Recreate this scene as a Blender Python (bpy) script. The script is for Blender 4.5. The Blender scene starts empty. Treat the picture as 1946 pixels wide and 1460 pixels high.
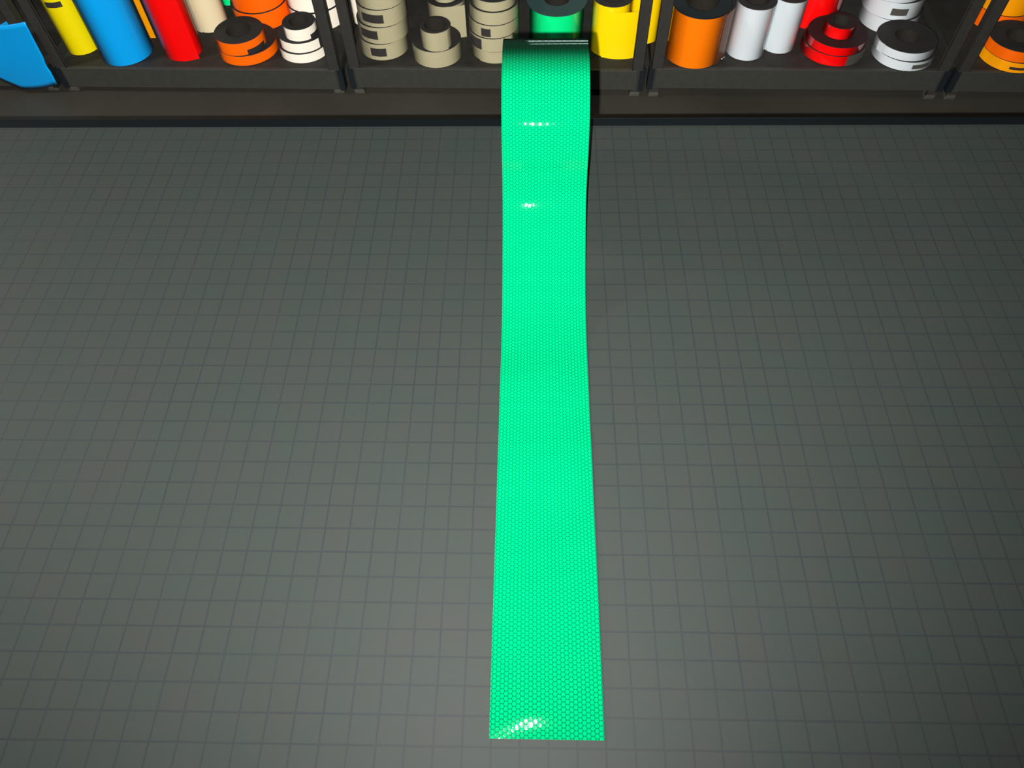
import bpy, math, random
from mathutils import Matrix, Vector

random.seed(7)
S = 0.0254                      # everything is laid out in inches, then scaled to metres
sc = bpy.context.scene
COL = sc.collection

# ------------------------------------------------------------------ camera
CAM = Vector((-2.6846, -3.7368, 28.7533))
R_ = Vector((0.99969, 0.017602, -0.017727))
U_ = Vector((-0.005034, 0.836984, 0.547204))
D_ = Vector((-0.024469, 0.546944, -0.836812))
cd = bpy.data.cameras.new('camera')
cam = bpy.data.objects.new('camera', cd)
COL.objects.link(cam)
cd.sensor_fit = 'HORIZONTAL'; cd.sensor_width = 36.0; cd.lens = 26.506
cd.clip_start = 0.01; cd.clip_end = 100
m = Matrix.Identity(4)
for i in range(3):
    m[i][0], m[i][1], m[i][2] = R_[i], U_[i], -D_[i]
    m[i][3] = CAM[i]*S
cam.matrix_world = m
sc.camera = cam

# ------------------------------------------------------------------ world, exposure
sc.view_settings.view_transform = 'Standard'
sc.view_settings.look = 'None'
sc.view_settings.gamma = 1.0
sc.view_settings.exposure = 0.0
sc.view_settings.use_curve_mapping = False
w = bpy.data.worlds.new('dark room'); sc.world = w
w.use_nodes = True
w.node_tree.nodes['Background'].inputs[0].default_value = (0.55, 0.72, 0.85, 1)
w.node_tree.nodes['Background'].inputs[1].default_value = 0.055

# ------------------------------------------------------------------ lamps
FLASH_W = 124.0
def lamp_matrix(loc, look):
    d = (Vector(look)-Vector(loc)).normalized()
    q = d.to_track_quat('-Z', 'Y')
    mm = q.to_matrix().to_4x4()
    mm.translation = Vector(loc)*S
    return mm
# the phone's flash, beside the lens
fl = bpy.data.lights.new('flash', 'SPOT')
fl.energy = FLASH_W; fl.color = (1.0, 0.985, 0.97)
fl.shadow_soft_size = 0.11*S
fl.spot_size = math.radians(144); fl.spot_blend = 1.0
fl.use_nodes = True
nt = fl.node_tree
em = nt.nodes['Emission']
fo = nt.nodes.new('ShaderNodeLightFalloff'); fo.inputs['Strength'].default_value = 1.0
nt.links.new(fo.outputs['Linear'], em.inputs['Strength'])
flo = bpy.data.objects.new('flash', fl); COL.objects.link(flo)
fp = CAM - R_*0.72 - U_*0.5
flo.matrix_world = lamp_matrix(fp, (-9, 40, -2))
# far tube lamps of the hall beyond the racks (seen only as thin glints)
for k, (z, e, x0, x1, yy) in enumerate([(3, 1.3, -3.5, 60, 150), (11, .8, -3.5, 60, 150), (30, 0.7, -3.0, 60, 150)]):
    al = bpy.data.lights.new('tube_lamp', 'AREA'); al.shape = 'RECTANGLE'
    al.size = (x1-x0)*S; al.size_y = 1.4*S; al.energy = e*1.5; al.color = (0.85, 1.0, 1.0)
    ao = bpy.data.objects.new('tube_lamp', al); COL.objects.link(ao)
    ao.matrix_world = lamp_matrix(((x0+x1)/2, yy, z), ((x0+x1)/2, 0, z-20))

# added dim fill, high on the left, to lift that side of the mat
al = bpy.data.lights.new('left_fill', 'AREA'); al.shape = 'RECTANGLE'; al.size = .5; al.size_y = .2; al.energy = 40; al.color = (1.0, .99, .93)
ao = bpy.data.objects.new('left_fill', al); COL.objects.link(ao)
ao.matrix_world = lamp_matrix((-115, 50, 62), (-45, 22, 0))

# ------------------------------------------------------------------ materials
def new_mat(name):
    mt = bpy.data.materials.new(name); mt.use_nodes = True
    return mt, mt.node_tree, mt.node_tree.nodes['Principled BSDF']
def N(nt, t, **kw):
    n = nt.nodes.new(t)
    for k, v in kw.items(): setattr(n, k, v)
    return n
def math_n(nt, op, a, b=None, c=None):
    n = nt.nodes.new('ShaderNodeMath'); n.operation = op
    for i, v in enumerate((a, b, c)):
        if v is None: continue
        if isinstance(v, (int, float)): n.inputs[i].default_value = v
        else: nt.links.new(v, n.inputs[i])
    return n.outputs[0]
def plain(name, col, rough=0.6, spec=0.3, metal=0.0, noise=0.0, nscale=40, coat=0.0):
    mt, nt, b = new_mat(name)
    b.inputs['Base Color'].default_value = (*col, 1)
    b.inputs['Roughness'].default_value = rough
    b.inputs['Specular IOR Level'].default_value = spec
    b.inputs['Metallic'].default_value = metal
    b.inputs['Coat Weight'].default_value = coat
    if noise:
        tc = N(nt, 'ShaderNodeTexCoord'); nz = N(nt, 'ShaderNodeTexNoise')
        nz.inputs['Scale'].default_value = nscale; nz.inputs['Detail'].default_value = 5
        nt.links.new(tc.outputs['Object'], nz.inputs['Vector'])
        mr = N(nt, 'ShaderNodeMapRange'); mr.inputs['From Min'].default_value = .3; mr.inputs['From Max'].default_value = .7
        mr.inputs['To Min'].default_value = 1-noise; mr.inputs['To Max'].default_value = 1+noise
        nt.links.new(nz.outputs['Fac'], mr.inputs['Value'])
        vm = N(nt, 'ShaderNodeVectorMath', operation='SCALE'); vm.inputs[0].default_value = col
        nt.links.new(mr.outputs[0], vm.inputs['Scale']); nt.links.new(vm.outputs[0], b.inputs['Base Color'])
    return mt

def hex_dist(nt, u, v, a):
    """distance from the centre of a honeycomb cell (flat sides up), cells a apart"""
    sx = a*1.7320508
    def cell(off):
        qx = math_n(nt, 'SUBTRACT', math_n(nt, 'FLOORED_MODULO', math_n(nt, 'ADD', u, off*sx/2), sx), sx/2)
        qy = math_n(nt, 'SUBTRACT', math_n(nt, 'FLOORED_MODULO', math_n(nt, 'ADD', v, off*a/2), a), a/2)
        ax = math_n(nt, 'ABSOLUTE', qx); ay = math_n(nt, 'ABSOLUTE', qy)
        h = math_n(nt, 'MAXIMUM', ay, math_n(nt, 'ADD', math_n(nt, 'MULTIPLY', ax, .8660254), math_n(nt, 'MULTIPLY', ay, .5)))
        r = math_n(nt, 'SQRT', math_n(nt, 'ADD', math_n(nt, 'MULTIPLY', ax, ax), math_n(nt, 'MULTIPLY', ay, ay)))
        return math_n(nt, 'ADD', math_n(nt, 'MULTIPLY', h, .45), math_n(nt, 'MULTIPLY', r, .55))
    return math_n(nt, 'MINIMUM', cell(0), cell(1))

def sheeting(name, col, line=None, cell=0.168, gloss_rough=0.06, facing=(0.16, 0.62), lw=0.16, metal=0.0,
             rough=0.5, bump=0.0, coat=1.0, edge=0.10, spec=0.2):
    """reflective sheeting: pigmented film under a clear glossy layer whose mirror share grows at grazing angles"""
    mt, nt, b = new_mat(name)
    b.inputs['Roughness'].default_value = rough
    b.inputs['Specular IOR Level'].default_value = spec
    b.inputs['Metallic'].default_value = metal
    b.inputs['Coat Weight'].default_value = coat
    b.inputs['Coat Roughness'].default_value = gloss_rough
    b.inputs['Base Color'].default_value = (*col, 1)
    if line:
        uv = N(nt, 'ShaderNodeUVMap'); sp = N(nt, 'ShaderNodeSeparateXYZ'); nt.links.new(uv.outputs[0], sp.inputs[0])
        d = hex_dist(nt, sp.outputs[0], sp.outputs[1], cell)
        mr = N(nt, 'ShaderNodeMapRange', interpolation_type='SMOOTHSTEP')
        mr.inputs['From Min'].default_value = cell*.5*(1-lw*1.55); mr.inputs['From Max'].default_value = cell*.5*(1-lw*.15)
        nt.links.new(d, mr.inputs['Value'])
        mx = N(nt, 'ShaderNodeMix', data_type='RGBA')
        mx.inputs[6].default_value = (*col, 1); mx.inputs[7].default_value = (*line, 1)
        nt.links.new(mr.outputs[0], mx.inputs[0]); nt.links.new(mx.outputs[2], b.inputs['Base Color'])
        if bump:
            bp = N(nt, 'ShaderNodeBump'); bp.inputs['Strength'].default_value = 1.0; bp.inputs['Distance'].default_value = bump*S
            nt.links.new(math_n(nt, 'MULTIPLY', math_n(nt, 'MULTIPLY', d, d), 1/(cell*cell*.25)), bp.inputs['Height'])
            nt.links.new(bp.outputs[0], b.inputs['Coat Normal'])
    lwn = N(nt, 'ShaderNodeLayerWeight'); lwn.inputs['Blend'].default_value = 0.5
    mr2 = N(nt, 'ShaderNodeMapRange', interpolation_type='SMOOTHSTEP')
    mr2.inputs['From Min'].default_value = 1-facing[1]; mr2.inputs['From Max'].default_value = 1-facing[0]
    mr2.inputs['To Min'].default_value = 0; mr2.inputs['To Max'].default_value = 1-edge
    nt.links.new(lwn.outputs['Facing'], mr2.inputs['Value'])
    gl = N(nt, 'ShaderNodeBsdfGlossy'); gl.inputs['Roughness'].default_value = gloss_rough
    gl.inputs['Color'].default_value = (.22+.1*col[0], .22+.1*col[1], .22+.1*col[2], 1)
    ms = N(nt, 'ShaderNodeMixShader')
    nt.links.new(mr2.outputs[0], ms.inputs[0]); nt.links.new(b.outputs[0], ms.inputs[1]); nt.links.new(gl.outputs[0], ms.inputs[2])
    nt.links.new(ms.outputs[0], nt.nodes['Material Output'].inputs['Surface'])
    return mt

M = {}
M['hex_green'] = sheeting('green honeycomb sheeting', (0.0, .385, .140), (0.0, .15, .049), bump=.0009, facing=(.43, .84), lw=.17, edge=.07, gloss_rough=.028, spec=0.0)
M['green_dark'] = plain('green tape edge', (0.0, .06, .035), .4, .4)
M['roll_green'] = sheeting('green sheeting', (0.0, .9, .26), facing=(.3, .8))
M['yellow'] = sheeting('yellow sheeting', (.93, .74, .0), facing=(.2, .72), gloss_rough=.25, coat=.2)
M['yellow_bright'] = sheeting('bright yellow prismatic sheeting', (1.0, .72, .0), facing=(.25, .75), gloss_rough=.12)
M['blue'] = sheeting('blue sheeting', (.0, .36, .85), facing=(.25, .88), gloss_rough=.3, coat=.2, edge=.03)
M['red'] = sheeting('red sheeting', (.9, .0, .0), facing=(.2, .85), gloss_rough=.3, coat=.2)
M['red_prism'] = sheeting('red prismatic sheeting', (1.0, .0, .0), facing=(.45, .9), gloss_rough=.12)
M['orange'] = sheeting('fluorescent orange sheeting', (1.0, .14, .0), facing=(.12, .5), gloss_rough=.3, coat=.2)
M['orange_amber'] = sheeting('amber orange sheeting', (1.0, .36, .0), facing=(.1, .5), gloss_rough=.3, coat=.2)
M['orange_prism'] = sheeting('orange prismatic sheeting', (1.0, .2, .0), facing=(.35, .88), gloss_rough=.12)
M['orange_dim'] = plain('dull brown orange film back', (.13, .045, .02), .35, .4)
M['cream'] = sheeting('cream sheeting', (.80, .72, .45), facing=(.12, .75), gloss_rough=.3, coat=.1)
M['tan'] = sheeting('silver grey engineer sheeting', (.45, .405, .245), facing=(.1, .85), gloss_rough=.35, coat=.1)
M['white'] = sheeting('white sheeting', (1.0, .92, .76), facing=(.12, .5), gloss_rough=.3, coat=.2)
M['silver'] = sheeting('silver prismatic sheeting', (.90, .975, 1.0), facing=(.3, .85), gloss_rough=.12, metal=.25, rough=.38, edge=.3)
M['liner'] = plain('roll end layers', (.024, .022, .021), .65, .2, noise=.2, nscale=300)
M['liner_red'] = plain('roll end layers with red film', (.026, .009, .009), .65, .2, noise=.2, nscale=300)
M['liner_green'] = plain('roll end layers with green film', (.025, .06, .055), .6, .3)
M['core'] = plain('cardboard core', (.022, .018, .014), .8, .2)
M['sticker'] = plain('dull sticker', (.075, .07, .06), .6, .3)
M['sticker_dark'] = plain('dark sticker', (.035, .03, .028), .6, .3)
M['post'] = plain('grey powder coated steel', (.031, .029, .025), .6, .2, noise=.10, nscale=60)
M['beam'] = plain('grey green shelf beam', (.037, .037, .031), .6, .2, noise=.08, nscale=50)
M['deck'] = plain('dark shelf deck', (.024, .022, .018), .7, .2, noise=.2, nscale=30)
M['dark'] = plain('black plastic and gap shade', (.008, .012, .014), .6, .2)
M['foot'] = plain('grey plastic foot', (.055, .055, .042), .6, .3)
M['floor'] = plain('dark brown floor', (.040, .036, .027), .65, .2, noise=.18, nscale=3)
M['wall'] = plain('dark painted wall', (.05, .048, .045), .8, .2, noise=.08, nscale=2)
M['table'] = plain('black table top', (.004, .006, .007), .4, .35)
M['leg'] = plain('table leg steel', (.03, .03, .03), .4, .5)

def mat_material():
    mt, nt, b = new_mat('grey gridded cutting mat')
    tc = N(nt, 'ShaderNodeTexCoord'); sp = N(nt, 'ShaderNodeSeparateXYZ'); nt.links.new(tc.outputs['Object'], sp.inputs[0])
    outs = []
    nz0 = N(nt, 'ShaderNodeTexNoise'); nz0.inputs['Scale'].default_value = 14; nz0.inputs['Detail'].default_value = 2
    nt.links.new(tc.outputs['Object'], nz0.inputs['Vector'])
    wob = math_n(nt, 'MULTIPLY', math_n(nt, 'SUBTRACT', nz0.outputs['Fac'], .5), .05)
    for k in (0, 1):
        c = math_n(nt, 'DIVIDE', sp.outputs[k], S)
        c = math_n(nt, 'ADD', c, wob)
        q = math_n(nt, 'ABSOLUTE', math_n(nt, 'SUBTRACT', math_n(nt, 'FLOORED_MODULO', math_n(nt, 'ADD', c, .5), 1.0), .5))
        mr = N(nt, 'ShaderNodeMapRange', interpolation_type='SMOOTHSTEP')
        mr.inputs['From Min'].default_value = .02; mr.inputs['From Max'].default_value = .055
        mr.inputs['To Min'].default_value = 1; mr.inputs['To Max'].default_value = 0
        nt.links.new(q, mr.inputs['Value']); outs.append(mr.outputs[0])
    ln = math_n(nt, 'MAXIMUM', *outs)
    # lines are worn unevenly
    nz = N(nt, 'ShaderNodeTexNoise'); nz.inputs['Scale'].default_value = 9; nz.inputs['Detail'].default_value = 3
    nt.links.new(tc.outputs['Object'], nz.inputs['Vector'])
    wear = N(nt, 'ShaderNodeMapRange'); wear.inputs['From Min'].default_value = .3; wear.inputs['From Max'].default_value = .7
    wear.inputs['To Min'].default_value = .6; wear.inputs['To Max'].default_value = 1.0
    nt.links.new(nz.outputs['Fac'], wear.inputs['Value'])
    fac = math_n(nt, 'MULTIPLY', ln, wear.outputs[0])
    # faint warm and green blotches
    nz2 = N(nt, 'ShaderNodeTexNoise'); nz2.inputs['Scale'].default_value = 16; nz2.inputs['Detail'].default_value = 2
    nt.links.new(tc.outputs['Object'], nz2.inputs['Vector'])
    cr = N(nt, 'ShaderNodeValToRGB')
    cr.color_ramp.elements[0].position = .35; cr.color_ramp.elements[0].color = (.0255, .035, .0295, 1)
    cr.color_ramp.elements[1].position = .66; cr.color_ramp.elements[1].color = (.0295, .0335, .0290, 1)
    nt.links.new(nz2.outputs['Fac'], cr.inputs[0])
    mx = N(nt, 'ShaderNodeMix', data_type='RGBA')
    nt.links.new(fac, mx.inputs[0]); nt.links.new(cr.outputs[0], mx.inputs[6]); mx.inputs[7].default_value = (.0175, .0235, .0245, 1)
    nt.links.new(mx.outputs[2], b.inputs['Base Color'])
    b.inputs['Roughness'].default_value = .62; b.inputs['Specular IOR Level'].default_value = .35
    return mt
M['mat'] = mat_material()

# ------------------------------------------------------------------ helpers
def mesh_obj(name, verts, faces, mats, parent=None, smooth=False, fm=None, uvs=None, sharp=None):
    me = bpy.data.meshes.new(name)
    me.from_pydata([tuple(c*S for c in v) for v in verts], [], faces)
    if not isinstance(mats, (list, tuple)): mats = [mats]
    for q in mats: me.materials.append(q)
    if fm:
        for p_, i in zip(me.polygons, fm): p_.material_index = i
    if smooth:
        for p_ in me.polygons: p_.use_smooth = True
        if sharp: me.set_sharp_from_angle(angle=math.radians(sharp))
    if uvs:
        ul = me.uv_layers.new(name='UVMap')
        for lp in me.loops: ul.data[lp.index].uv = uvs[lp.vertex_index]
    me.update()
    o = bpy.data.objects.new(name, me); COL.objects.link(o)
    if parent: o.parent = parent
    return o
def empty(name, loc, rz=0.0):
    o = bpy.data.objects.new(name, None); COL.objects.link(o)
    o.empty_display_size = .02
    o.location = Vector(loc)*S; o.rotation_euler = (0, 0, rz)
    return o
def tag(o, label, cat, group=None):
    o['label'] = label; o['category'] = cat
    if group: o['group'] = group
    return o
class MB:
    def __init__(s): s.v = []; s.f = []
    def box(s, x0, x1, y0, y1, z0, z1):
        b = len(s.v)
        s.v += [(x, y, z) for z in (z0, z1) for y in (y0, y1) for x in (x0, x1)]
        s.f += [tuple(b+i for i in q) for q in ((0, 2, 3, 1), (4, 5, 7, 6), (0, 1, 5, 4), (2, 6, 7, 3), (0, 4, 6, 2), (1, 3, 7, 5))]
        return s
    def cyl(s, cx, cy, z0, z1, r0, r1=None, n=24):
        r1 = r0 if r1 is None else r1
        b = len(s.v)
        for z, r in ((z0, r0), (z1, r1)):
            s.v += [(cx+r*math.cos(2*math.pi*i/n), cy+r*math.sin(2*math.pi*i/n), z) for i in range(n)]
        s.f += [(b+i, b+(i+1) % n, b+n+(i+1) % n, b+n+i) for i in range(n)]
        s.f += [tuple(b+i for i in reversed(range(n))), tuple(b+n+i for i in range(n))]
        return s
    def build(s, name, mat, parent=None, smooth=False, bevel=0):
        o = mesh_obj(name, s.v, s.f, mat, parent, smooth, sharp=35 if smooth else None)
        if bevel:
            bm = o.modifiers.new('bevel', 'BEVEL'); bm.width = bevel*S; bm.segments = 3; bm.limit_method = 'ANGLE'
        return o

# ------------------------------------------------------------------ the setting
fz = -30.0
o = MB().box(-160, 160, -60, 170, fz-2, fz).build('floor', M['floor']); o['kind'] = 'structure'
o = MB().box(-160, 160, 168, 172, fz, 100).build('wall_back', M['wall']); o['kind'] = 'structure'

# ------------------------------------------------------------------ the table and its cutting mat
tb = tag(empty('work_table', (-2, 8, fz)), 'long black topped work table under the gridded cutting mat', 'table')
MB().box(-56, 56, -30, 26.0, 28.7, 29.94).build('tabletop', M['table'], tb, bevel=.12)
for sx in (-52, 52):
    for sy in (-26, 20):
        MB().box(sx-1, sx+1, sy-1, sy+1, 0, 28.7).build('leg', M['leg'], tb)
cm = MB().box(-54, 52, -18, 33.16, -.06, 0).build('cutting_mat', M['mat'], bevel=.02)
tag(cm, 'large grey cutting mat printed with a one inch grid, covering the table', 'cutting mat')

# ------------------------------------------------------------------ the big green roll with its strip pulled out
gr = tag(empty('reflective_tape_roll', (-2, 28.05, 0)), 'big roll of green honeycomb reflective tape unrolled down the grey mat', 'tape roll')
GX, GY = -2.0, 28.05
prof = [(.27, .04), (.7, .12), (1.2, .185), (1.9, .225), (3.4, .22), (5.2, .26), (7, .20), (9, .13), (11.3, .17), (13.2, .09), (15, .17), (17.0, .16),
        (18.6, .36), (19.8, .78), (21.4, 1.66), (22.75, 2.66), (23.55, 3.50), (24.0, 4.45), (24.25, 5.35), (24.95, 6.65), (26.15, 7.62), (27.3, 7.98), (28.5, 8.0),
        (29.6, 7.72), (30.5, 7.12), (31.3, 6.2), (31.85, 4.95), (31.95, 3.6), (31.6, 2.35), (30.9, 1.35), (29.8, .5), (28.6, .14)]
def catmull(P, n=10):
    out = []
    for i in range(len(P)-1):
        p0 = P[max(i-1, 0)]; p1 = P[i]; p2 = P[i+1]; p3 = P[min(i+2, len(P)-1)]
        for k in range(n):
            t = k/n
            out.append(tuple(.5*((2*p1[j])+(-p0[j]+p2[j])*t+(2*p0[j]-5*p1[j]+4*p2[j]-p3[j])*t*t+(-p0[j]+3*p1[j]-3*p2[j]+p3[j])*t**3) for j in (0, 1)))
    out.append(P[-1]); return out
C_ = catmull(prof, 12)
nx = 24; vs = []; uv = []; L = 0.0; TH = .035
nrm = []
for i in range(len(C_)):
    a = C_[max(i-1, 0)]; b = C_[min(i+1, len(C_)-1)]
    dy, dz = b[0]-a[0], b[1]-a[1]; l = math.hypot(dy, dz); nrm.append((-dz/l, dy/l))
for layer in (0, 1):
    L = 0
    for i, (y, z) in enumerate(C_):
        if i: L += math.hypot(y-C_[i-1][0], z-C_[i-1][1])
        for k in range(nx+1):
            x = -4.06+4.0*k/nx
            amp = min(1, max(0, (y-.27)/3))*min(1, max(0, (26-y)/3)) if L < 32 else 0
            wv = amp*(.020*math.sin(L*.72+x*.5)+.016*math.sin(L*1.13-x*.8+1.0)+.012*math.sin(x*1.9+L*.31))
            cup = -.019*((x+2.06)**2-1.3)*min(1, amp*2)
            h = wv+cup-(TH if layer else 0)
            vs.append((x-GX, y+nrm[i][0]*h-GY, z+nrm[i][1]*h))
            uv.append((x+4.06+.02, L+.045))
nr = len(C_); st = nx+1; off = nr*st; fc = []; fmi = []
for i in range(nr-1):
    for k in range(nx):
        a = i*st+k
        fc.append((a, a+1, a+st+1, a+st)); fmi.append(0)
        fc.append((off+a, off+a+st, off+a+st+1, off+a+1)); fmi.append(1)
    for k in (0, nx):
        a = i*st+k
        fc.append((a, a+st, off+a+st, off+a) if k == 0 else (a, off+a, off+a+st, a+st)); fmi.append(1)
for i in (0, nr-1):
    for k in range(nx):
        a = i*st+k
        fc.append((a, off+a, off+a+1, a+1) if i == 0 else (a, a+1, off+a+1, off+a)); fmi.append(1)
o = mesh_obj('unrolled_strip', vs, fc, [M['hex_green'], M['green_dark']], gr, smooth=True, fm=fmi, uvs=uv, sharp=50)
def h_roll(R, r, x0, x1, n=96):
    v = []; f = []; fm = []; u = []
    pr = [(x0, r), (x0, R), (x1, R), (x1, r)]
    for i in range(n):
        t = 2*math.pi*i/n
        for (x, q) in pr:
            v.append((x, q*math.cos(t), 3.86+q*math.sin(t))); u.append((x, R*t))
    for i in range(n):
        j = (i+1) % n
        for k in range(4):
            k2 = (k+1) % 4
            f.append((i*4+k, i*4+k2, j*4+k2, j*4+k)); fm.append(0 if k == 1 else 1)
    return v, f, fm, u
v, f, fm, u = h_roll(3.78, 1.6, -2.05, 1.95)
mesh_obj('wound_tape', v, f, [M['hex_green'], M['liner_green']], gr, smooth=True, fm=fm, uvs=u, sharp=40)
v, f, fm, u = h_roll(1.6, 1.42, -2.09, 1.99)
mesh_obj('core', v, f, [M['core'], M['core']], gr, smooth=True, fm=fm, sharp=40)

# ------------------------------------------------------------------ the shelving beyond the table
TH_ = -0.0227; O_ = Vector((0, 77.3, fz))
cth, sth = math.cos(TH_), math.sin(TH_)
def W(x, y, z): return Vector((O_.x+x*cth-y*sth, O_.y+x*sth+y*cth, O_.z+z))
DEPTH = 18.0
def rack(x0, x1, zd, label):
    r = tag(empty('shelving_rack', W((x0+x1)/2, 0, 0), TH_), label, 'shelving rack', 'grey steel racks standing side by side')
    h = (x1-x0)/2
    for sx in (-1, 1):
        for (ya, yb, fr) in ((0, 1.5, 1), (DEPTH-1.5, DEPTH, -1)):
            xo = sx*h
            b = MB(); FW = 1.3; FD = 1.0
            yf = 0 if fr > 0 else DEPTH
            ye = yf+fr*FD
            xi = xo-sx*FW
            b.box(min(xo, xi), max(xo, xi), min(yf, yf+fr*.09), max(yf, yf+fr*.09), .35, 34)
            b.box(min(xo, xo-sx*.09), max(xo, xo-sx*.09), min(yf+fr*.02, ye), max(yf+fr*.02, ye), .35, 34)
            b.box(min(xi, xi+sx*.09), max(xi, xi+sx*.09), min(yf, yf+fr*.35), max(yf, yf+fr*.35), .35, 34)
            po = b.build('post', M['post'], r)
            MB().box(min(xo, xi)-.03, max(xo, xi)+.03, min(yf-fr*.06, ye+fr*.05), max(yf-fr*.06, ye+fr*.05), 0, .75).build('foot', M['foot'], po, bevel=.22)
    for z in (zd, 32):
        for (ya, yb) in ((.1, .5), (DEPTH-.5, DEPTH-.1)):
            b = MB().box(-h+.55, h-.55, ya-.16 if ya < 1 else ya, yb, z-2.65, z-.005)
            b.build('beam', M['beam'], r, bevel=.08)
        for sx in (-1, 1):
            MB().box(min(sx*(h-.1), sx*(h-.55)), max(sx*(h-.1), sx*(h-.55)), 1.5, DEPTH-1.5, z-1.6, z-.1).build('side_rail', M['beam'], r)
        MB().box(-h+.15, h-.15, .5, DEPTH-.5, z-.6, z).build('deck', M['deck'], r)
    # black boxes put in for the shade in the gaps between racks
    for sx in (-1, 1):
        MB().box(min(sx*(h-.35), sx*(h+.32)), max(sx*(h-.35), sx*(h+.32)), -.12, .95, zd-2.75, zd-.05).build('gap_shade', M['dark'], r)
    return r
DZ = {'Z': 3.35, 'A': 3.35, 'B': 3.65, 'C': 3.95, 'D': 3.85}
rack(-97.9, -62.7, DZ['Z'], 'steel shelving rack at the far left, partly hidden by the loose blue sheeting')
rack(-61.3, -26.1, DZ['A'], 'steel shelving rack holding tall blue and red rolls and low orange rolls')
rC = rack(-24.8, 10.55, DZ['B'], 'steel shelving rack with grey tape stacks, directly behind the big green roll')
rD = rack(11.6, 46.2, DZ['C'], 'steel shelving rack holding silver and red prismatic rolls')
rack(47.35, 82.9, DZ['D'], 'steel shelving rack at the far right behind the orange rolls')

def arc_patch(R0, R1, z0, z1, ph0, ph1, n=16, cx=0, cy=0):
    v = []; f = []
    for i in range(n+1):
        t = math.radians(ph0+(ph1-ph0)*i/n)
        sx, cy_ = math.sin(t), -math.cos(t)
        for (r, z) in ((R1, z0), (R1, z1), (R0, z1), (R0, z0)):
            v.append((cx+r*sx, cy+r*cy_, z))
    for i in range(n):
        for k in range(4):
            k2 = (k+1) % 4
            f.append((i*4+k, (i+1)*4+k, (i+1)*4+k2, i*4+k2))
    f.append((3, 2, 1, 0)); f.append(tuple(n*4+k for k in (0, 1, 2, 3)))
    return v, f
def flap_geo(R, ph0, length, z0, z1, dirn=1, k=6.0, th=.05, n=20, sag=0.0, tail=None, cut=0.0):
    """loose tape end: leaves the roll at ph0 and runs on with a weaker curve"""
    t = math.radians(ph0); x = (R+.02)*math.sin(t); y = -(R+.02)*math.cos(t)
    a = t if dirn > 0 else t+math.pi
    pts = []
    for i in range(n+1):
        s = i/n
        nxn, nyn = (math.sin(a), -math.cos(a)) if dirn > 0 else (-math.sin(a), math.cos(a))
        pts.append((x, y, nxn, nyn, s))
        x += math.cos(a)*length/n; y += math.sin(a)*length/n
        a += dirn*length/n/(k*R)
    v = []; f = []
    for (x, y, nxn, nyn, s) in pts:
        za = z0-sag*s+cut*max(0, s-.3); zb = z1-(sag*.3)*s
        v += [(x+nxn*th, y+nyn*th, za), (x+nxn*th, y+nyn*th, zb), (x, y, zb), (x, y, za)]
    for i in range(n):
        for q in range(4):
            q2 = (q+1) % 4
            fc_ = (i*4+q, (i+1)*4+q, (i+1)*4+q2, i*4+q2)
            f.append(fc_ if dirn > 0 else tuple(reversed(fc_)))
    f.append((3, 2, 1, 0)); f.append(tuple(n*4+k_ for k_ in (0, 1, 2, 3)))
    return v, f
def roll(label, x, y, R, z0, z1, mat, group=None, hole=None, end='liner', dark_patches=(), flaps=(), cap=None, cat='tape roll', name='reflective_tape_roll'):
    e = empty(name, W(x, y, z0+.004), TH_)
    # the roll faces the front of its shelf
    tag(e, label, cat, group)
    h = z1-z0-.02
    hole = hole if hole else (1.55 if R > 2.3 else R*.62)
    n = 64; bv = .05
    pr = [(hole, 0), (R-bv, 0), (R, bv), (R, h-bv), (R-bv, h), (hole, h)]
    v = []; f = []; fm = []
    for i in range(n):
        t = 2*math.pi*i/n
        for (r, z) in pr: v.append((r*math.sin(t), -r*math.cos(t), z))
    m_ = len(pr)
    for i in range(n):
        j = (i+1) % n
        for k in range(m_):
            k2 = (k+1) % m_
            f.append((i*m_+k, j*m_+k, j*m_+k2, i*m_+k2)); fm.append(0 if k == 2 else 1)
    mesh_obj('wound_tape', v, f, [M[mat], M[end]], e, smooth=True, fm=fm, sharp=25)
    v = []; f = []
    pr = [(hole-.16, .01), (hole-.003, .01), (hole-.003, h+.01), (hole-.16, h+.01)]
    for i in range(n):
        t = 2*math.pi*i/n
        for (r, z) in pr: v.append((r*math.sin(t), -r*math.cos(t), z))
    for i in range(n):
        j = (i+1) % n
        for k in range(4):
            k2 = (k+1) % 4
            f.append((i*4+k, j*4+k, j*4+k2, i*4+k2))
    mesh_obj('core', v, f, M['core'], e, smooth=True, sharp=30)
    for (p0, p1, a, b, sm) in dark_patches:
        v, f = arc_patch(R-.01, R+.03, h*a, h*b, p0, p1)
        mesh_obj('sticker', v, f, M[sm], e, smooth=True, sharp=30)  # real stickers, plus dark patches painting gaps and faded sides
    for (p0, ln, a, b, dr, k, sag, cut, mm) in flaps:
        v, f = flap_geo(R, p0, ln, h*a, h*b, dr, k, sag=sag, cut=cut)
        mesh_obj('loose_end', v, f, M[mm], e, smooth=True, sharp=40)
    if cap:
        cr, ct = cap
        v, f = arc_patch(hole, cr, h, h+ct, 0, 360, 64)
        mesh_obj('end_ring', v, f, M[end], e, smooth=True, sharp=30)
    return e

A, B, Cc, D = DZ['A'], DZ['B'], DZ['C'], DZ['D']
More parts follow.
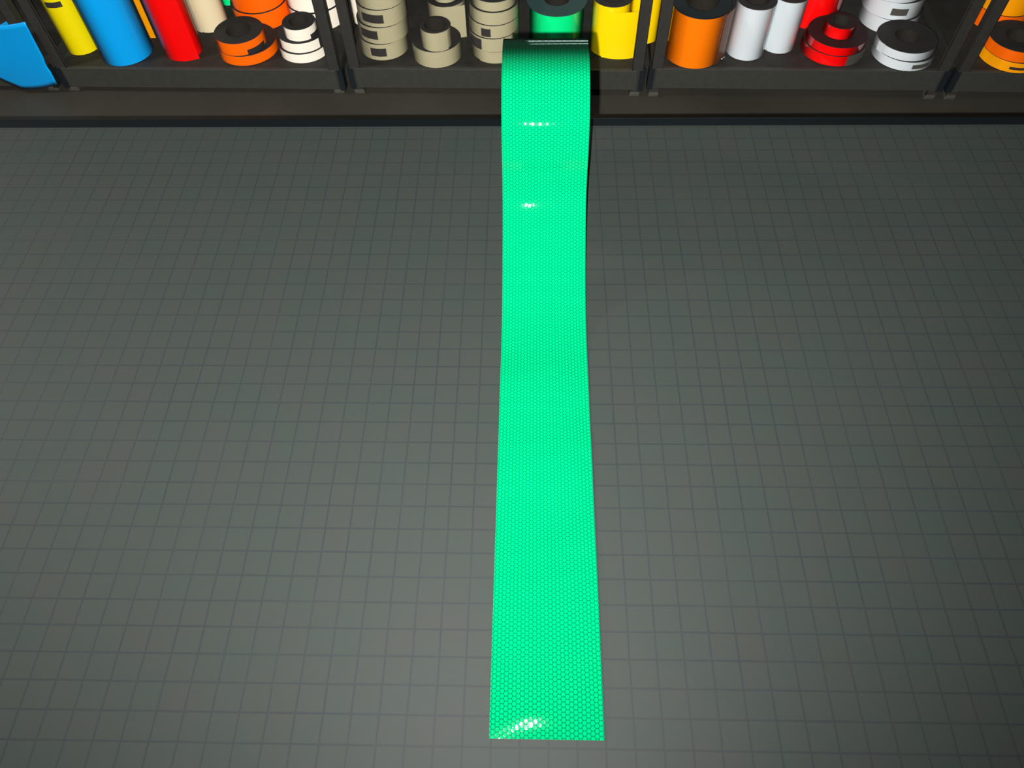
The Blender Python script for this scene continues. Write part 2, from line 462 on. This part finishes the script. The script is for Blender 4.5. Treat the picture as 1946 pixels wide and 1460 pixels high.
# ---- far left: blue roll whose loose sheet hangs in front of the posts
bl = roll('wide blue roll at the far left whose loose sheet hangs out over the shelf', -68.2, 3.0, 2.95, A, 8.3, 'blue', hole=2.3)
v = []; f = []
NU, NV = 24, 14
for i in range(NU+1):
    s = i/NU
    for k in range(NV+1):
        t = k/NV
        # bottom edge sags below the deck, top edge is nearly level
        xb = -2.3+8.5*s; xt = .3+6.45*s
        zb = (.1 if s < .1 else 0)+(3.35-2.75*min(1, s/.42)**.8 if s < .42 else .60+.87*((s-.42)/.58)**2.4)-A
        zt = 8.98+.66*s**1.3-A-.25*math.sin(s*math.pi)*.6
        x = xb+(xt-xb)*t; z = zb+(zt-zb)*t
        curl = (1-s)**2
        y = -3.55+.55*curl*t-.30*math.sin(math.pi*t)*(1-s)*.6
        if s > .9 and abs(t-.30) < .06: x -= .12
        v.append((x, y, z))
for i in range(NU):
    for k in range(NV):
        a = i*(NV+1)+k; f.append((a, a+NV+1, a+NV+2, a+1))
sh = mesh_obj('loose_sheet', v, f, M['blue'], bl, smooth=True)
sm_ = sh.modifiers.new('thick', 'SOLIDIFY'); sm_.thickness = .04*S; sm_.offset = -1

# ---- left rack
roll('tall yellow roll with a dark band, left of the tall blue roll', -59.39, 4.53, 2.0, A, 17, 'yellow', 'tall rolls on the left rack',
     dark_patches=[(-22, 34, .452, .500, 'sticker_dark')])
roll('tall thick blue roll between the yellow and the red rolls', -53.46, 3.53, 3.17, A, 18, 'blue', 'tall rolls on the left rack')
roll('tall red roll with a loose lower edge, right of the blue roll', -46.29, 3.77, 2.29, A, 17.6, 'red', 'tall rolls on the left rack',
     flaps=[(12, 2.0, 0, 1, 1, 3.0, .0, 0.0, 'red')])
roll('cream roll with a vertical seam, standing behind the tall red roll', -44.28, 9.64, 2.11, A, 14.5, 'cream', 'tall rolls on the left rack',
     flaps=[(-22, 1.35, 0, 1, -1, 1.4, 0, 0, 'cream')])
# narrow amber strip leaning between blue and red
sx = empty('tape_strip', W(-51.15, 6.4, A), TH_); tag(sx, 'narrow amber tape strip standing between the tall blue and red rolls', 'tape strip')
mesh_obj('strip', [(-.38, 0, 0), (.42, 0, 0), (.42, 0, 13), (-.38, 0, 13), (-.38, .05, 0), (.42, .05, 0), (.42, .05, 13), (-.38, .05, 13)],
         [(0, 1, 2, 3), (7, 6, 5, 4), (0, 4, 5, 1), (1, 5, 6, 2), (2, 6, 7, 3), (3, 7, 4, 0)], M['orange_amber'], sx)
MB().box(-.44, .46, .06, .2, 0, 13.1).build('backing', M['core'], sx)
roll('teal roll standing at the back between the cream and orange rolls', -43.3, 14.6, .9, A, 12, 'roll_green')

roll('wide orange roll at the back, lower of its stack', -38.0, 11.6, 3.6, A, 5.66, 'orange', 'orange rolls stacked behind the low orange pair')
roll('wide orange roll at the back, upper of its stack', -37.95, 11.5, 3.4, 5.66, 7.72, 'orange', 'orange rolls stacked behind the low orange pair', hole=1.8)
roll('thin orange roll at the front edge, lower of the low pair', -38.19, 4.30, 3.67, A, 4.68, 'orange', 'low orange pair')
roll('thin orange roll with an open core on top of the low pair', -38.45, 3.57, 2.94, 4.68, 6.33, 'orange', 'low orange pair', hole=1.65,
     dark_patches=[(28, 80, 0, .38, 'liner')])  # dark patch painted in for the shaded gap under the peeled end
roll('thin white roll at the bottom of the low white stack', -31.08, 4.36, 3.10, A, 4.61, 'white', 'low white stack', dark_patches=[(62, 120, 0, 1, 'liner'), (-90, -58, .0, 1, 'liner')])  # dark side patches; the left one paints the light fading there
roll('thin white roll in the middle of the low white stack', -30.99, 4.32, 2.90, 4.61, 5.92, 'white', 'low white stack', dark_patches=[(56, 120, 0, 1, 'liner'), (-100, -52, 0, 1, 'liner')])  # same dark sides, with the left fade of light painted on
roll('small white roll with dark top crowning the low white stack', -30.81, 3.71, 1.97, 5.92, 7.46, 'white', 'low white stack', hole=1.3, dark_patches=[(48, 100, 0, .36, 'liner')])  # dark patch painting the shaded notch under its loose end
roll('wide white roll behind the rack posts, lower of its stack', -30.65, 11.44, 3.58, A, 5.8, 'white', 'white rolls behind the posts')
roll('wide white roll behind the rack posts, upper of its stack', -30.65, 11.44, 3.48, 5.85, 8.3, 'white', 'white rolls behind the posts')
roll('slim white roll half hidden behind the tall grey four-roll stack', -24.3, 10.3, 1.5, B, 8.2, 'white')

# ---- middle rack
g4 = 'grey rolls in the four-roll stack'
roll('grey tape roll with a small dark sticker at the foot of the four-roll stack', -21.03, 4.47, 2.93, B, 5.80, 'tan', g4, dark_patches=[(-24, 14, .26, .74, 'sticker_dark')])
roll('grey tape roll, second from the bottom of the four-roll stack', -20.81, 4.54, 3.01, 5.80, 7.93, 'tan', g4, dark_patches=[(-50, -4, .28, .78, 'sticker_dark')])
roll('grey tape roll with a long dark sticker, third up in the four-roll stack', -20.62, 4.45, 2.91, 7.93, 10.05, 'tan', g4, dark_patches=[(-43, 12, .24, .72, 'sticker_dark')])
roll('pale grey tape roll on top of the four-roll stack', -20.48, 4.36, 2.82, 10.05, 12.1, 'tan', g4)
roll('wide grey tape roll at the shelf edge carrying a small grey roll', -14.33, 3.07, 2.97, B, 5.80, 'tan')
roll('small grey tape roll sitting on the wide grey roll', -14.10, 1.89, 1.79, 5.80, 8.19, 'tan', hole=1.45, flaps=[(18, 1.1, .02, 1, 1, 1.2, 0, 0, 'tan')])
roll('broad grey roll with a peeled side, behind the small grey roll', -13.49, 8.65, 2.37, B, 7.74, 'tan', hole=1.3, flaps=[(5, 2.3, 0, 1, 1, 4.0, 0, 0, 'tan')])
roll('small grey roll on top of the broad peeled grey roll', -13.49, 8.5, 1.5, 7.74, 9.8, 'tan')
g5 = 'grey rolls in the five-roll stack'
roll('grey tape roll at the foot of the five-roll stack beside the green strip', -7.34, 4.12, 2.82, B, 5.11, 'tan', g5, flaps=[(-36, 3.0, .0, 1, 1, 1.06, 0, 0, 'tan')])
roll('grey tape roll with a wide dark sticker, second up in the five-roll stack', -7.38, 4.11, 2.98, 5.11, 6.87, 'tan', g5, dark_patches=[(-64, -27, .1, .85, 'sticker_dark')])
roll('grey tape roll with a square dark sticker, middle of the five-roll stack', -7.31, 4.07, 2.93, 6.87, 8.50, 'tan', g5, dark_patches=[(-28, -5, .12, .72, 'sticker_dark')])
roll('grey tape roll, second from the top of the five-roll stack', -7.25, 4.02, 2.88, 8.50, 10.09, 'tan', g5)
roll('slightly smaller grey roll on top of the five-roll stack', -7.21, 3.81, 2.56, 10.09, 11.26, 'tan', g5, hole=1.7)
roll('green roll with a dark ring on its end, behind the big unrolled one', 0.09, 6.32, 3.27, B, 8.70, 'roll_green', end='liner_green', hole=1.55, cap=(3.62, .12))
roll('yellow roll with a loose outer wrap beside the green strip', 6.6, 4.9, 2.36, B, 10.0, 'yellow_bright', hole=1.5,
     flaps=[(-24, 3.95, .0, .93, 1, 2.1, .0, 0, 'yellow_bright')])
roll('tall yellow roll standing behind the posts between two racks', 10.75, 6.9, 2.07, Cc, 16, 'yellow_bright')

# ---- right rack
roll('thick orange prismatic roll with a black end ring and loose edge', 16.64, 3.28, 3.35, Cc, 10.2, 'orange_prism', hole=1.9, cap=(3.3, .15), end='dark',
     flaps=[(48, 1.9, .0, .97, 1, 3.0, 0, 0, 'orange_dim')])
MB_e = MB().cyl(0, 0, 0, 1.1, .10, .06, 12)
tie = MB_e.build('cable_tip', M['silver'], smooth=True)
tie.location = W(20.3, 2.2, Cc+.1)*S; tie.rotation_euler = (math.radians(70), 0, math.radians(-28))
tag(tie, 'small pale metal tip lying on the shelf beside the orange roll', 'metal tip')
roll('silver prismatic roll standing beside the thick orange roll', 22.94, 3.85, 2.25, Cc, 10.32, 'silver', 'tall silver prismatic rolls', hole=1.45, end='liner')
roll('slimmer silver prismatic roll standing behind and right of its twin', 27.02, 5.03, 1.97, Cc, 10.31, 'silver', 'tall silver prismatic rolls')
roll('tall red prismatic roll with a loose left flap, behind the low red stack', 32.6, 10.6, 2.55, Cc, 15.4, 'red_prism', flaps=[(-18, 3.1, 0, 1, -1, 5.0, 0, 0, 'red_prism')])
gr3 = 'low red prismatic stack'
roll('thin red prismatic roll with a grey liner tail, bottom of the red stack', 33.41, 4.34, 3.70, Cc, 5.29, 'red_prism', gr3, end='liner_red', dark_patches=[(14, 100, 0, 1, 'sticker')])
roll('thin red prismatic roll in the middle of the low red stack', 33.34, 4.07, 3.44, 5.29, 6.37, 'red_prism', gr3, end='liner_red')
roll('small red prismatic roll on top of the low red stack', 33.31, 3.99, 1.80, 6.37, 7.75, 'red_prism', gr3, end='liner_red', hole=1.2)
g6 = 'silver rolls in the stack behind'
roll('silver prismatic roll, lowest of the three stacked behind', 41.52, 10.6, 3.47, Cc, 5.82, 'silver', g6)
roll('silver prismatic roll with a dark sticker, middle of the three behind', 41.24, 10.65, 3.5, 5.82, 7.99, 'silver', g6, dark_patches=[(-19, 13, .28, .66, 'sticker')])
roll('silver prismatic roll, topmost of the three stacked behind', 40.70, 10.60, 3.5, 7.99, 10.0, 'silver', g6)
g7 = 'low silver pair at the rack end'
roll('thin silver roll with a dark sticker, lower of the low silver pair', 41.57, 3.39, 3.56, Cc, 5.16, 'silver', g7, dark_patches=[(2, 38, .25, .68, 'sticker')])
roll('thin silver roll with an open core, upper of the low silver pair', 41.30, 3.36, 3.43, 5.16, 6.24, 'silver', g7, flaps=[(-58, 1.0, 0, 1, -1, 3.0, 0, 0, 'silver')])

# ---- far right rack
roll('amber orange roll with a narrow dark sticker, lower of the right-hand pair', 54.22, 3.36, 3.60, D, 5.16, 'orange_amber', 'orange pair on the far right rack', dark_patches=[(-22, 12, .32, .56, 'sticker_dark')])
roll('orange roll with a dark open end, upper of the right-hand pair', 53.88, 3.10, 3.29, 5.16, 6.51, 'orange', 'orange pair on the far right rack')
roll('wide orange roll behind the right-hand posts, lower of its stack', 55.0, 11.05, 3.3, D, 6.02, 'orange', 'orange rolls behind the far right posts')
roll('wide amber roll behind the right-hand posts, upper of its stack', 54.9, 11.0, 3.25, 6.02, 8.24, 'orange_amber', 'orange rolls behind the far right posts')
